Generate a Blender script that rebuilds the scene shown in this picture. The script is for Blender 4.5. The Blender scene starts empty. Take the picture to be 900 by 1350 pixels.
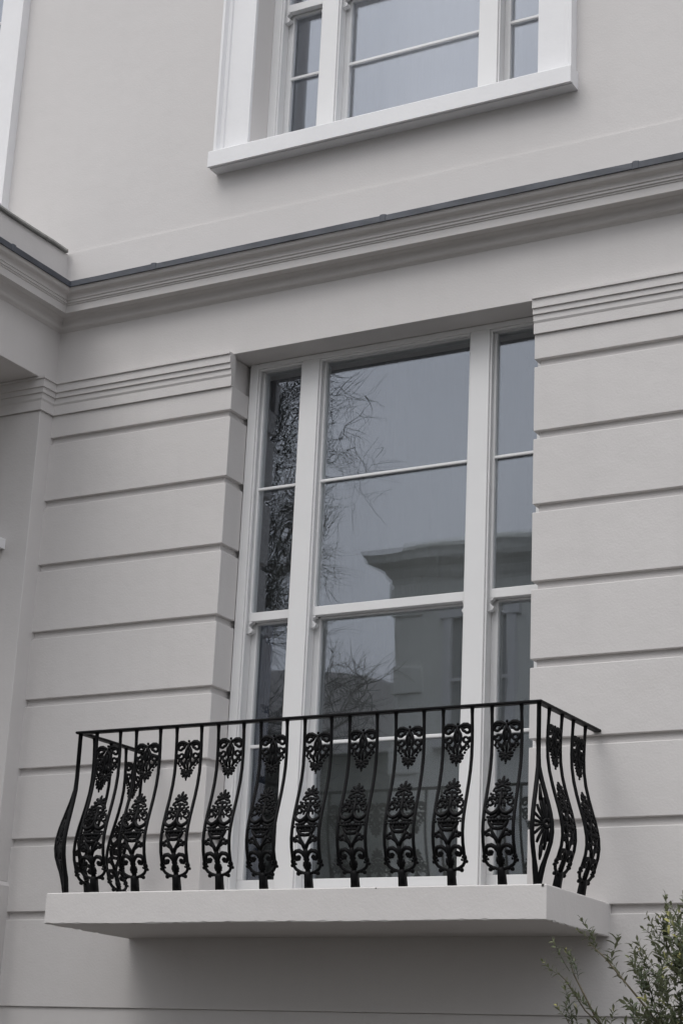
import bpy, bmesh, math, random
from mathutils import Vector, Matrix
R_ = math.radians
random.seed(11)
sc = bpy.context.scene
col = sc.collection

# ------------------------------------------------------------------ camera
cam_d = bpy.data.cameras.new('camera')
cam = bpy.data.objects.new('camera', cam_d); col.objects.link(cam); sc.camera = cam
CR = Vector((0.871256, 0.488806, 0.044507)); CU = Vector((0.111394, -0.285229, 0.951964)); CF = Vector((-0.478021, 0.824447, 0.302958))
cam.matrix_world = Matrix(((CR.x, CU.x, -CF.x, 5.3364), (CR.y, CU.y, -CF.y, -7.9599), (CR.z, CU.z, -CF.z, -2.0715), (0, 0, 0, 1)))
cam_d.sensor_fit = 'VERTICAL'; cam_d.sensor_height = 24.0; cam_d.lens = 24.0 * 2487.45 / 1350.0
cam_d.clip_start = 0.05; cam_d.clip_end = 2000

# ------------------------------------------------------------------ sky and sun (overcast)
SUN_EL, SUN_AZ = R_(55), R_(200)          # azimuth clockwise from +y
w = bpy.data.worlds.new('World'); sc.world = w; w.use_nodes = True
nt = w.node_tree; nt.nodes.clear(); N = nt.nodes.new; L = nt.links.new
sky = N('ShaderNodeTexSky'); sky.sky_type = 'NISHITA'; sky.sun_disc = False
sky.sun_elevation = SUN_EL; sky.sun_rotation = SUN_AZ; sky.dust_density = 4; sky.air_density = 1.2; sky.ozone_density = 1
hs = N('ShaderNodeHueSaturation'); hs.inputs['Saturation'].default_value = 0.3; L(sky.outputs[0], hs.inputs['Color'])
tc = N('ShaderNodeTexCoord'); sp = N('ShaderNodeSeparateXYZ'); L(tc.outputs['Generated'], sp.inputs[0])
cr = N('ShaderNodeValToRGB'); L(sp.outputs['Z'], cr.inputs[0])
cr.color_ramp.elements[0].position = 0.0; cr.color_ramp.elements[0].color = (0.20, 0.205, 0.225, 1)
cr.color_ramp.elements[1].position = 0.8; cr.color_ramp.elements[1].color = (1, 1, 1.0, 1)
# soft cloud structure of the overcast
mp = N('ShaderNodeMapping'); mp.inputs['Scale'].default_value = (1.2, 1.2, 3.0); L(tc.outputs['Generated'], mp.inputs[0])
nz = N('ShaderNodeTexNoise'); nz.inputs['Scale'].default_value = 1.6; nz.inputs['Detail'].default_value = 4; L(mp.outputs[0], nz.inputs['Vector'])
mr_ = N('ShaderNodeMapRange'); mr_.inputs['From Min'].default_value = 0.3; mr_.inputs['From Max'].default_value = 0.7
mr_.inputs['To Min'].default_value = 0.9; mr_.inputs['To Max'].default_value = 1.1; L(nz.outputs['Fac'], mr_.inputs['Value'])
vm = N('ShaderNodeVectorMath'); vm.operation = 'SCALE'; L(cr.outputs[0], vm.inputs[0]); L(mr_.outputs[0], vm.inputs['Scale'])
tint = N('ShaderNodeVectorMath'); tint.operation = 'MULTIPLY'; L(vm.outputs[0], tint.inputs[0]); tint.inputs[1].default_value = (10.25, 10.3, 10.65)
mx = N('ShaderNodeMix'); mx.data_type = 'RGBA'; mx.inputs['Factor'].default_value = 0.85
L(hs.outputs[0], mx.inputs['A']); L(tint.outputs[0], mx.inputs['B'])
bg = N('ShaderNodeBackground'); bg.inputs['Strength'].default_value = 0.1; L(mx.outputs['Result'], bg.inputs[0])
wo = N('ShaderNodeOutputWorld'); L(bg.outputs[0], wo.inputs[0])
sd = bpy.data.lights.new('sun', 'SUN'); sd.energy = 0.5; sd.angle = R_(35); sd.color = (1.0, 0.97, 0.93)
sun = bpy.data.objects.new('sun', sd); col.objects.link(sun)
sdir = Vector((math.sin(SUN_AZ) * math.cos(SUN_EL), math.cos(SUN_AZ) * math.cos(SUN_EL), math.sin(SUN_EL)))
sun.rotation_euler = (-sdir).to_track_quat('-Z', 'Y').to_euler(); sun.location = sdir * 30
sc.view_settings.view_transform = 'Standard'; sc.view_settings.look = 'None'; sc.view_settings.gamma = 1
sc.view_settings.exposure = 0.86; sc.view_settings.use_curve_mapping = False
sc.cycles.max_bounces = 8; sc.cycles.transparent_max_bounces = 12

# ------------------------------------------------------------------ materials
def mat(name, base, rough=0.8, spots=0.06, scale=3.0, bump=0.15, bscale=120, spec=0.4, metallic=0.0, streak=0.0, dirt=None, coat=0):
    m = bpy.data.materials.new(name); m.use_nodes = True; t = m.node_tree; t.nodes.clear(); n = t.nodes.new; l = t.links.new
    o = n('ShaderNodeOutputMaterial'); b = n('ShaderNodeBsdfPrincipled'); l(b.outputs[0], o.inputs[0])
    b.inputs['Roughness'].default_value = rough; b.inputs['Metallic'].default_value = metallic
    b.inputs['Specular IOR Level'].default_value = spec; b.inputs['Coat Weight'].default_value = coat
    g = n('ShaderNodeNewGeometry')
    nz = n('ShaderNodeTexNoise'); nz.inputs['Scale'].default_value = scale; nz.inputs['Detail'].default_value = 6; nz.inputs['Roughness'].default_value = 0.6
    l(g.outputs['Position'], nz.inputs['Vector'])
    rp = n('ShaderNodeValToRGB'); l(nz.outputs['Fac'], rp.inputs[0])
    e = rp.color_ramp.elements; e[0].position = 0.3; e[1].position = 0.7
    e[0].color = tuple(c * (1 - spots) for c in base) + (1,); e[1].color = tuple(min(1, c * (1 + spots)) for c in base) + (1,)
    last = rp.outputs[0]
    if streak:
        mp = n('ShaderNodeMapping'); mp.inputs['Scale'].default_value = (9, 9, 0.7); l(g.outputs['Position'], mp.inputs[0])
        n2 = n('ShaderNodeTexNoise'); n2.inputs['Scale'].default_value = 1.0; n2.inputs['Detail'].default_value = 5; l(mp.outputs[0], n2.inputs['Vector'])
        r2 = n('ShaderNodeMapRange'); r2.inputs['From Min'].default_value = 0.5; r2.inputs['From Max'].default_value = 0.8
        r2.inputs['To Min'].default_value = 0; r2.inputs['To Max'].default_value = streak; l(n2.outputs['Fac'], r2.inputs['Value'])
        mm = n('ShaderNodeMix'); mm.data_type = 'RGBA'; l(r2.outputs[0], mm.inputs['Factor']); l(last, mm.inputs['A'])
        mm.inputs['B'].default_value = tuple(c * 0.72 for c in base) + (1,); last = mm.outputs['Result']
    if dirt:
        n3 = n('ShaderNodeTexNoise'); n3.inputs['Scale'].default_value = dirt[0]; n3.inputs['Detail'].default_value = 8; l(g.outputs['Position'], n3.inputs['Vector'])
        r3 = n('ShaderNodeMapRange'); r3.inputs['From Min'].default_value = 0.62; r3.inputs['From Max'].default_value = 0.78
        r3.inputs['To Max'].default_value = dirt[1]; l(n3.outputs['Fac'], r3.inputs['Value'])
        m3 = n('ShaderNodeMix'); m3.data_type = 'RGBA'; l(r3.outputs[0], m3.inputs['Factor']); l(last, m3.inputs['A'])
        m3.inputs['B'].default_value = tuple(dirt[2]) + (1,); last = m3.outputs['Result']
    l(last, b.inputs['Base Color'])
    if bump:
        nb = n('ShaderNodeTexNoise'); nb.inputs['Scale'].default_value = bscale; nb.inputs['Detail'].default_value = 3; l(g.outputs['Position'], nb.inputs['Vector'])
        nc = n('ShaderNodeTexNoise'); nc.inputs['Scale'].default_value = 7; nc.inputs['Detail'].default_value = 2; l(g.outputs['Position'], nc.inputs['Vector'])
        ad = n('ShaderNodeMath'); ad.operation = 'MULTIPLY_ADD'; l(nc.outputs['Fac'], ad.inputs[0]); ad.inputs[1].default_value = 3.0; l(nb.outputs['Fac'], ad.inputs[2])
        bp = n('ShaderNodeBump'); bp.inputs['Strength'].default_value = bump; bp.inputs['Distance'].default_value = 0.002
        l(ad.outputs[0], bp.inputs['Height']); l(bp.outputs[0], b.inputs['Normal'])
    return m

STUCCO = mat('painted_stucco', (0.60, 0.582, 0.572), 0.75, 0.025, 1.3, 0.5, 90, streak=0.10, dirt=(2.3, 0.10, (0.45, 0.42, 0.39)))
STUCCO_UP = mat('painted_stucco_upper', (0.60, 0.582, 0.572), 0.75, 0.02, 0.9, 0.4, 90, streak=0.05)
TRIM = mat('white_trim_paint', (0.76, 0.76, 0.77), 0.55, 0.02, 4, 0.3, 60, streak=0.06)
JOINERY = mat('white_gloss_joinery', (0.73, 0.73, 0.73), 0.38, 0.02, 5, 0.0, 50)
SOFFIT = mat('slab_render', (0.50, 0.48, 0.465), 0.85, 0.06, 3, 0.6, 60, dirt=(5, 0.4, (0.30, 0.27, 0.24)))
LEAD = mat('lead_sheet_metal', (0.05, 0.056, 0.07), 0.6, 0.3, 6, 0.5, 40, spec=0.5, dirt=(14, 0.3, (0.12, 0.125, 0.13)))
LEADCAP = mat('weathered_zinc_cap', (0.20, 0.20, 0.19), 0.6, 0.25, 9, 0.6, 60, dirt=(11, 0.8, (0.07, 0.06, 0.05)))
RUST = mat('rust', (0.14, 0.05, 0.03), 0.9, 0.3, 30)
IRON = mat('black_painted_iron', (0.003, 0.003, 0.0036), 0.5, 0.2, 30, 0.5, 200, spec=0.14)
ROOM = mat('room_plaster', (0.72, 0.72, 0.70), 0.9, 0.02)
ROOMLIGHT = mat('bright_room_plaster', (0.55, 0.55, 0.56), 0.9, 0.02)
FLOORM = mat('room_boards', (0.12, 0.09, 0.06), 0.6, 0.1)
NAVY = mat('navy_strip_matte', (0.03, 0.04, 0.075), 0.95, 0.1)
BARK = mat('plane_tree_bark', (0.05, 0.047, 0.043), 0.9, 0.3, 4)
STEM = mat('shrub_stem_bark', (0.10, 0.085, 0.055), 0.85, 0.2, 20)
SLATE = mat('dark_slate', (0.15, 0.165, 0.158), 0.6, 0.2, 3)
BRICK = mat('dark_stock_brick', (0.26, 0.275, 0.255), 0.9, 0.2, 8)
GROUNDM = mat('ground_earth', (0.035, 0.03, 0.024), 0.95, 0.25, 0.8)
ASPH = mat('asphalt', (0.05, 0.05, 0.052), 0.9, 0.15, 4)
PAVE = mat('paving_stone', (0.075, 0.07, 0.064), 0.9, 0.12, 2)

def glass(name, f0=2.3, wav=0.02, wscale=2.2, tint=(0.95, 0.96, 0.955)):
    m = bpy.data.materials.new(name); m.use_nodes = True; t = m.node_tree; t.nodes.clear(); n = t.nodes.new; l = t.links.new
    o = n('ShaderNodeOutputMaterial'); mx = n('ShaderNodeMixShader'); l(mx.outputs[0], o.inputs[0])
    # Schlick reflectance, the same from either side of the sheet
    gg = n('ShaderNodeNewGeometry'); dt = n('ShaderNodeVectorMath'); dt.operation = 'DOT_PRODUCT'; l(gg.outputs['Incoming'], dt.inputs[0]); l(gg.outputs['Normal'], dt.inputs[1])
    def mth(op, a, b=None):
        q = n('ShaderNodeMath'); q.operation = op
        if hasattr(a, 'links'): l(a, q.inputs[0])
        else: q.inputs[0].default_value = a
        if b is not None:
            if hasattr(b, 'links'): l(b, q.inputs[1])
            else: q.inputs[1].default_value = b
        return q.outputs[0]
    c5 = mth('POWER', mth('SUBTRACT', 1.0, mth('ABSOLUTE', dt.outputs['Value'])), 5.0)
    l(mth('ADD', mth('MULTIPLY', c5, 1 - f0), f0), mx.inputs[0])
    tr = n('ShaderNodeBsdfTransparent'); tr.inputs[0].default_value = tint + (1,); l(tr.outputs[0], mx.inputs[1])
    gl = n('ShaderNodeBsdfGlossy'); gl.inputs['Roughness'].default_value = 0.0; gl.inputs[0].default_value = (0.84, 0.90, 1.0, 1); l(gl.outputs[0], mx.inputs[2])
    return m
GLASS = glass('window_glass', 0.135, 0.0012, 1.6)
GLASSWAVE = glass('old_wavy_glass', 0.14, 0.0016, 5.0)
GLASSUP = glass('upper_window_glass', 0.155, 0.0006, 1.5, (0.97, 0.975, 0.98))
VILLA = mat('cream_villa_stucco', (0.80, 0.81, 0.77), 0.8, 0.05, 0.5)
FARPANE = mat('far_window_pane', (0.30, 0.31, 0.31), 0.3, 0.1, 0.6)
FARGLASS = glass('far_window_glass', 0.05, 0.002, 2)

def leaf_mat():
    m = bpy.data.materials.new('olive_leaf'); m.use_nodes = True; t = m.node_tree; t.nodes.clear(); n = t.nodes.new; l = t.links.new
    o = n('ShaderNodeOutputMaterial'); b = n('ShaderNodeBsdfPrincipled'); b.inputs['Roughness'].default_value = 0.45
    at = n('ShaderNodeAttribute'); at.attribute_name = 'tone'
    rp = n('ShaderNodeValToRGB'); l(at.outputs['Fac'], rp.inputs[0]); e = rp.color_ramp.elements
    e[0].color = (0.035, 0.055, 0.028, 1); e[1].color = (0.36, 0.34, 0.10, 1)
    k = e.new(0.6); k.color = (0.115, 0.13, 0.055, 1)
    g = n('ShaderNodeNewGeometry'); bm_ = n('ShaderNodeMix'); bm_.data_type = 'RGBA'; l(g.outputs['Backfacing'], bm_.inputs['Factor'])
    l(rp.outputs[0], bm_.inputs['A']); bm_.inputs['B'].default_value = (0.17, 0.185, 0.11, 1)
    l(bm_.outputs['Result'], b.inputs['Base Color'])
    tl = n('ShaderNodeBsdfTranslucent'); l(bm_.outputs['Result'], tl.inputs[0]); ms = n('ShaderNodeMixShader'); ms.inputs[0].default_value = 0.2
    l(b.outputs[0], ms.inputs[1]); l(tl.outputs[0], ms.inputs[2]); l(ms.outputs[0], o.inputs[0])
    return m
LEAF = leaf_mat()

# ------------------------------------------------------------------ helpers
class MB:
    def __init__(s): s.v = []; s.f = []
    def box(s, x0, x1, y0, y1, z0, z1):
        b = len(s.v)
        s.v += [(x0, y0, z0), (x1, y0, z0), (x1, y1, z0), (x0, y1, z0), (x0, y0, z1), (x1, y0, z1), (x1, y1, z1), (x0, y1, z1)]
        s.f += [tuple(b + i for i in q) for q in ((0, 3, 2, 1), (4, 5, 6, 7), (0, 1, 5, 4), (1, 2, 6, 5), (2, 3, 7, 6), (3, 0, 4, 7))]
        return s
    def loft(s, loops, closed=True, caps=True):
        b = len(s.v); n = len(loops[0])
        for lp in loops: s.v += [tuple(p) for p in lp]
        for i in range(len(loops) - 1):
            for j in range(n if closed else n - 1):
                a = b + i * n + j; c = b + i * n + (j + 1) % n
                s.f.append((a, c, c + n, a + n))
        if caps:
            s.f.append(tuple(b + j for j in range(n))[::-1]); s.f.append(tuple(b + (len(loops) - 1) * n + j for j in range(n)))
        return s
    def tube(s, pts, rad, n=6, caps=True, flat=1.0):
        pts = [Vector(p) for p in pts]; loops = []
        ref = None
        for i, p in enumerate(pts):
            t = (pts[min(i + 1, len(pts) - 1)] - pts[max(i - 1, 0)])
            if t.length < 1e-9: t = Vector((0, 0, 1))
            t.normalize()
            if ref is None:
                ref = Vector((0, 1, 0)) if abs(t.y) < 0.9 else Vector((1, 0, 0))
            u = ref - t * ref.dot(t)
            if u.length < 1e-5: u = t.orthogonal()
            u.normalize(); v = t.cross(u); ref = u
            r = rad[i] if isinstance(rad, (list, tuple)) else rad
            loops.append([p + u * (r * flat * math.cos(2 * math.pi * k / n)) + v * (r * math.sin(2 * math.pi * k / n)) for k in range(n)])
        return s.loft(loops, True, caps)
    def mesh(s, name, m, smooth=False, bevel=0.0):
        me = bpy.data.meshes.new(name); me.from_pydata(s.v, [], s.f); me.materials.append(m)
        bm = bmesh.new(); bm.from_mesh(me)
        bmesh.ops.recalc_face_normals(bm, faces=bm.faces)
        if bevel:
            bmesh.ops.bevel(bm, geom=[e for e in bm.edges if len(e.link_faces) == 2 and e.calc_face_angle(0) > 0.6], offset=bevel, segments=2, profile=0.5, affect='EDGES')
        for f in bm.faces: f.smooth = smooth
        bm.to_mesh(me); bm.free(); me.update(); return me
    def build(s, name, m, parent=None, smooth=False, bevel=0.0):
        return link(name, s.mesh(name, m, smooth, bevel), parent)

def link(name, me, parent=None, loc=(0, 0, 0)):
    o = bpy.data.objects.new(name, me); col.objects.link(o); o.location = loc
    if parent is not None: o.parent = parent
    return o
def thing(name, label, cat, loc=(0, 0, 0), group=None):
    o = bpy.data.objects.new(name, None); o.empty_display_size = 0.2; col.objects.link(o); o.location = loc
    o['label'] = label; o['category'] = cat
    if group: o['group'] = group
    return o
def struct(o): o['kind'] = 'structure'; return o
KIDS = {}
def copy_tree(o, parent, off=None):
    c = o.copy(); col.objects.link(c); c.parent = parent
    if off is not None: c.location = Vector(o.location) + Vector(off)
    for ch in [q for q in col.objects if q.parent == o]: copy_tree(ch, c)
    return c

def pane(parent, x0, x1, y0, y1, z0, z1, m_, amp, lam, seed):
    # a real sheet of slightly wavy glass: fine grid in front, flat back
    rr = random.Random(seed); W_ = [(rr.uniform(0.6, 1.5) * 2 * math.pi / lam, rr.uniform(0, 2 * math.pi), rr.uniform(0, 6.28), rr.uniform(0.5, 1)) for _ in range(7)]
    nx, nz = 28, 56; m = MB()
    for j in range(nz + 1):
        for i in range(nx + 1):
            x = x0 + (x1 - x0) * i / nx; z = z0 + (z1 - z0) * j / nz
            h = sum(a * math.sin(k * (x * math.cos(d) + z * math.sin(d)) + p) for k, d, p, a in W_)
            m.v.append((x, y0 + amp * h, z))
    for j in range(nz):
        for i in range(nx): a = j * (nx + 1) + i; m.f.append((a, a + 1, a + nx + 2, a + nx + 1))
    me = bpy.data.meshes.new('pane'); b = len(m.v); m.v += [(x0, y1, z0), (x1, y1, z0), (x1, y1, z1), (x0, y1, z1)]; m.f.append((b, b + 3, b + 2, b + 1))
    me.from_pydata(m.v, [], m.f); me.materials.append(m_)
    for p in me.polygons: p.use_smooth = True
    return link('pane', me, parent)

# ------------------------------------------------------------------ key measures (metres; main wall face y = 0, left side of the window x = 0)
XL = -1.218; XW = 1.782; XE = 5.2; GZ = -3.62; RV = 0.172
LIP = [1.523, 1.1445, 0.7675, 0.381, 0.0, -0.379, -0.758, -1.141]
GH, GD = 0.041, 0.024
TOPW = 6.3
house = thing('townhouse', 'white stucco townhouse front with banded masonry, tall sash windows, cornice and cantilevered balcony slab', 'house', (0.9, 0, GZ))
def W(o):      # parts are modelled in world coordinates: undo the thing's offset
    o.location = (-house.location.x, -house.location.y, -house.location.z); return o
def hp(mb, name, m, **k): return W(mb.build(name, m, house, **k))

# core wall
m = MB()
m.box(-4.6, -GD, GD, 0.42, GZ, 1.84).box(XW + GD, XE, GD, 0.42, GZ, 1.84)
m.box(-GD, XW + GD, GD, 0.42, GZ, -1.14)
m.box(-4.6, XE, 0.0, 0.42, 1.8432, 2.35)
hp(m, 'wall', STUCCO, bevel=0.002)
# upper wall, set back a touch above the apron, with openings for two windows
m = MB(); U0 = 0.012; ox = -3.72
for (a, b) in ((-7.0, ox), (ox + XW, 0.0), (XW, XE)): m.box(a, b, U0, 0.42, 3.0, 5.2)
m.box(-7.0, XE, U0, 0.42, 2.684, 3.0).box(-7.0, XE, U0, 0.42, 5.2, TOPW)
hp(m, 'upper_wall', STUCCO_UP)
m = MB(); yy = [(-0.0, 2.3502), (-0.0, 2.679), (0.0125, 2.685), (0.3, 2.685), (0.3, 2.3502)]
m.loft([[(-7.0, y, z) for y, z in yy], [(XE, y, z) for y, z in yy]])
hp(m, 'apron_band', STUCCO_UP)

# rusticated courses: each stucco block is an object of its own
edges = [(1.655, LIP[0])] + [(LIP[i] - GH, LIP[i + 1]) for i in range(7)]
for zt, zb in edges:
    hp(MB().box(XL - 0.015, 0.0, 0.0, RV, zb, zt), 'stucco_block', STUCCO, bevel=0.0035)
    hp(MB().box(XW, XE, 0.0, RV, zb, zt), 'stucco_block', STUCCO, bevel=0.0035)
hp(MB().box(XL - 0.015, XE, 0.0, 0.1, -1.623, LIP[7] - GH), 'stucco_block', STUCCO, bevel=0.0035)
hp(MB().box(XL - 0.015, XE, 0.011, 0.1, GZ, -1.6235), 'plinth_course', STUCCO, bevel=0.002)
# stepped band under the frieze
prof = [(0.02, 1.655), (-0.013, 1.655), (-0.013, 1.710), (-0.019, 1.722), (-0.019, 1.753), (-0.028, 1.7535), (-0.028, 1.784), (-0.037, 1.7845), (-0.037, 1.831), (-0.047, 1.8315), (-0.047, 1.8428), (0.02, 1.8428)]
for a, b in ((XL, 0.0), (XW, XE)):
    if a == XL:   # mitred into the pilaster at the left
        lo = [[(XL - y if y < 0 else XL - 0.02, y, z) for y, z in prof], [(b, y, z) for y, z in prof]]
    else: lo = [[(a, y, z) for y, z in prof], [(b, y, z) for y, z in prof]]
    hp(MB().loft(lo), 'stepped_band', STUCCO)

# cornice of house and porch, swept round the inner corner
def arc(d0, z0, d1, z1, k, n=7):
    out = []
    for i in range(n + 1):
        t = i / n
        d = d0 + (d1 - d0) * t; z = z0 + (z1 - z0) * t
        nx, nz = -(z1 - z0), (d1 - d0); s = k * math.sin(2 * math.pi * t)
        out.append((d + nx * s, z + nz * s))
    return out
CP = [(-0.03, 2.36), (0.186, 2.36), (0.186, 2.350)] + arc(0.183, 2.348, 0.139, 2.310, 0.10) + [(0.139, 2.300), (0.132, 2.2985), (0.132, 2.286), (0.124, 2.2845), (0.124, 2.277), (0.118, 2.275), (0.118, 2.2315), (0.111, 2.2315), (0.111, 2.2375), (0.058, 2.2375)] + arc(0.055, 2.234, 0.012, 2.175, -0.10) + [(0.002, 2.168), (-0.03, 2.168)]
YP = -1.45
def sweep(prof, which, trim=0.0):
    inner = [(XL + d, -d, z) for d, z in prof]
    if which == 'house': return MB().loft([inner, [(XE, -d, z) for d, z in prof]])
    return MB().loft([[(-4.6, YP - d, z) for d, z in prof], [(XL + d, YP - d, z) for d, z in prof], inner])
hp(sweep(CP, 'house'), 'cornice', STUCCO)
# lead flashing: lapped sheets along the cornice edge
LP = [(-0.01, 2.391), (0.186, 2.390), (0.1945, 2.386), (0.1965, 2.3515), (0.190, 2.3500), (0.187, 2.3606), (-0.01, 2.3606)]
def wob(pr, a): return [(d + random.uniform(-a, a) * (d > 0.1), z + random.uniform(-a, a)) for d, z in pr]
lead_x = [XL, -0.446, 1.002, 2.392, 3.84, XE]
for i in range(5):
    a, b = lead_x[i], lead_x[i + 1]; lo = []
    for k in range(9):
        x = a + (b - a) * k / 8; q = wob(LP, 0.0011)
        if i == 0 and k == 0: lo.append([(XL + d, -d, z) for d, z in LP])
        else: lo.append([(x, -d, z) for d, z in q])
    hp(MB().loft(lo), 'lead_sheet', LEAD)
    if i: # rolled lap
        lo = [[(a + dx, -(d + (0.004 * s if d > 0.1 else 0)), z + 0.004 * s * (1 if z > 2.37 else -0.6)) for d, z in LP] for dx, s in ((-0.022, 0.1), (-0.017, 1), (-0.002, 1.15), (0.011, 0.7), (0.014, 0.1))]
        hp(MB().loft(lo), 'lead_lap', LEAD)

# ------------------------------------------------------------------ windows
def poly_prism(m, pts, y0, y1):
    m.loft([[(x, y0, z) for x, z in pts], [(x, y1, z) for x, z in pts]]); return m
MUL = ((0.332, 0.440), (1.346, 1.454))
LIGHTS = ((0.052, 0.332), (0.440, 1.346), (1.454, 1.730))
WAVE = {'window_glass': (0.00014, 0.55), 'old_wavy_glass': (0.00006, 0.22), 'upper_window_glass': (0.00010, 0.7)}
def window(F, z0, gb, lb, mr0, mr1, ub, gt, z1, panes):
    m = MB(); zs = z0 + 0.075; JB = 0.052
    m.box(0.0, JB, F, F + 0.13, zs, z1 - 0.002).box(XW - JB, XW, F, F + 0.13, zs, z1 - 0.002)
    for a, b in MUL: m.box(a, b, F, F + 0.13, zs, z1 - 0.03)
    m.box(JB, XW - JB, F, F + 0.13, z1 - 0.03, z1 - 0.002)
    fr = m.build('window', JOINERY, house, bevel=0.003); W(fr)
    MB().box(0.003, XW - 0.003, F - 0.004, F + 0.14, z0, zs).build('sill', JOINERY, fr, bevel=0.003)
    bd = MB()   # staff beads round every light
    for a, b in LIGHTS:
        bd.box(a, a + 0.010, F + 0.010, F + 0.030, zs, z1 - 0.03).box(b - 0.010, b, F + 0.010, F + 0.030, zs, z1 - 0.03)
        bd.box(a + 0.010, b - 0.010, F + 0.010, F + 0.030, z1 - 0.042, z1 - 0.03)
    bd.build('bead', JOINERY, fr, bevel=0.003)
    for li, (a, b) in enumerate(LIGHTS):
        s = 0.022
        yu0, yu1 = F + 0.040, F + 0.078      # upper sash in front
        u = MB().box(a, a + s, yu0, yu1, mr1 - 0.002, gt).box(b - s, b, yu0, yu1, mr1 - 0.002, gt)
        u.box(a, b, yu0, yu1, gt, z1 - 0.03).box(a, b, yu0, yu1, mr0, mr1)
        u.build('upper_sash', JOINERY, fr, bevel=0.0025)
        MB().box(a + s, b - s, yu0 - 0.003, yu0 + 0.012, ub - 0.008, ub + 0.008).build('glazing_bar', JOINERY, fr, bevel=0.004)
        pane(fr, a + s, b - s, yu0 + 0.018, yu0 + 0.024, mr1, gt, panes[li], WAVE[panes[li].name][0], WAVE[panes[li].name][1], int(li * 7 + F * 1000))
        yl0, yl1 = F + 0.088, F + 0.126      # lower sash behind
        s = 0.036
        l_ = MB().box(a, a + s, yl0, yl1, gb, mr0 + 0.03).box(b - s, b, yl0, yl1, gb, mr0 + 0.03)
        l_.box(a, b, yl0, yl1, gb - 0.085, gb).box(a, b, yl0, yl1, mr0 - 0.006, mr0 + 0.03)
        l_.build('lower_sash', JOINERY, fr, bevel=0.0025)
        MB().box(a + s, b - s, yl0 - 0.003, yl0 + 0.012, lb - 0.009, lb + 0.009).build('glazing_bar', JOINERY, fr, bevel=0.004)
        pane(fr, a + s, b - s, yl0 + 0.018, yl0 + 0.024, gb, mr0, panes[3], WAVE[panes[3].name][0] * 0.45, WAVE[panes[3].name][1], int(li * 5 + 3 + F * 1000))
        for side in (0, 1):      # sash horns
            hw = 0.030; pts = [(0, 0), (hw, 0), (hw * 0.95, -0.008), (hw * 0.5, -0.014), (hw * 0.42, -0.026), (hw * 0.7, -0.036), (hw * 1.02, -0.043), (hw * 1.05, -0.053), (hw * 0.8, -0.062), (hw * 0.2, -0.066), (0, -0.068)]
            if side == 0: q = [(a + 0.001 + x, mr0 + 0.001 + z) for x, z in pts]
            else: q = [(b - 0.001 - x, mr0 + 0.001 + z) for x, z in pts][::-1]
            poly_prism(MB(), q, yu0 + 0.002, yu1 - 0.003).build('horn', JOINERY, fr, bevel=0.001)
    return fr
# balcony window
w1 = window(RV, -1.135, -0.967, -0.280, 0.382, 0.430, 1.1195, 1.803, 1.843, (GLASSWAVE, GLASS, GLASS, GLASS))
w1['label'] = 'tall three-light sash window behind the balcony'
w2 = window(0.182, 3.088, 3.19, 3.6657, 4.088, 4.138, 4.62, 5.12, 5.2, (GLASSUP, GLASSUP, GLASSUP, GLASSUP))
w2['label'] = 'upper sash window cut by the top of the photo'
# architrave and sill of the upper window
def surround():
    APo = [(0.0, 0.012), (0.0, -0.010), (0.155, -0.010), (0.160, -0.020), (0.176, -0.026), (0.180, -0.034), (0.188, -0.050), (0.204, -0.050), (0.207, 0.012)]   # (outwards, y)
    m = MB(); zb, zt = 3.088, 5.2
    def ring(side, z_in):
        return [((0.0 - d) if side == 0 else (XW + d), y, z_in(d)) for d, y in APo]
    m.loft([ring(0, lambda d: zb), ring(0, lambda d: zt + d), ring(1, lambda d: zt + d), ring(1, lambda d: zb)])
    a = m.build('architrave', TRIM, house); W(a)
    s = MB(); SP = [(0.02, 3.087), (-0.080, 3.087), (-0.0886, 3.080), (-0.0886, 2.984), (-0.075, 2.984), (-0.075, 2.990), (-0.062, 2.990), (-0.062, 2.984), (0.02, 2.984)]
    s.loft([[(-0.210, y, z) for y, z in SP], [(2.000, y, z) for y, z in SP]])
    s.box(0, XW, 0.02, 0.3, 3.02, 3.0855)
    sl = s.build('window_sill', TRIM, house, bevel=0.0015); W(sl)
    return a, sl
ar, sl = surround()
for o in (w2, ar, sl):
    c = copy_tree(o, house, (ox, 0, 0))
    if o is w2: c['label'] = 'upper sash window mostly outside the left edge'

# rooms behind the glass
def room(name, x0, x1, z0, z1, m_, fm, depth=3.5):
    m = MB(); t = 0.05; y0, y1 = 0.43, 0.43 + depth
    m.box(x0 - t, x0, y0, y1, z0, z1).box(x1, x1 + t, y0, y1, z0, z1).box(x0 - t, x1 + t, y1, y1 + t, z0, z1).box(x0 - t, x1 + t, y0 - 0.012, y1 + t, z1, z1 + t)
    hp(m, name, m_)
    hp(MB().box(x0 - t, x1 + t, y0 - 0.012, y1 + t, z0 - t, z0), 'room_floor', fm)
room('room_walls', -1.6, 3.6, -1.14, 2.25, ROOM, FLOORM)
room('upper_room_walls', -1.2, 3.2, 2.7, 5.6, ROOMLIGHT, FLOORM, 2.5)
room('upper_room_walls', -5.2, -1.5, 2.7, 5.6, ROOMLIGHT, FLOORM, 2.5)
PANEFILL = mat('grey_pane_fill', (0.125, 0.128, 0.126), 0.95, 0.05, 2)
PANEFILLUP = mat('pale_pane_fill', (0.33, 0.325, 0.33), 0.95, 0.03, 2)
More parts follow.
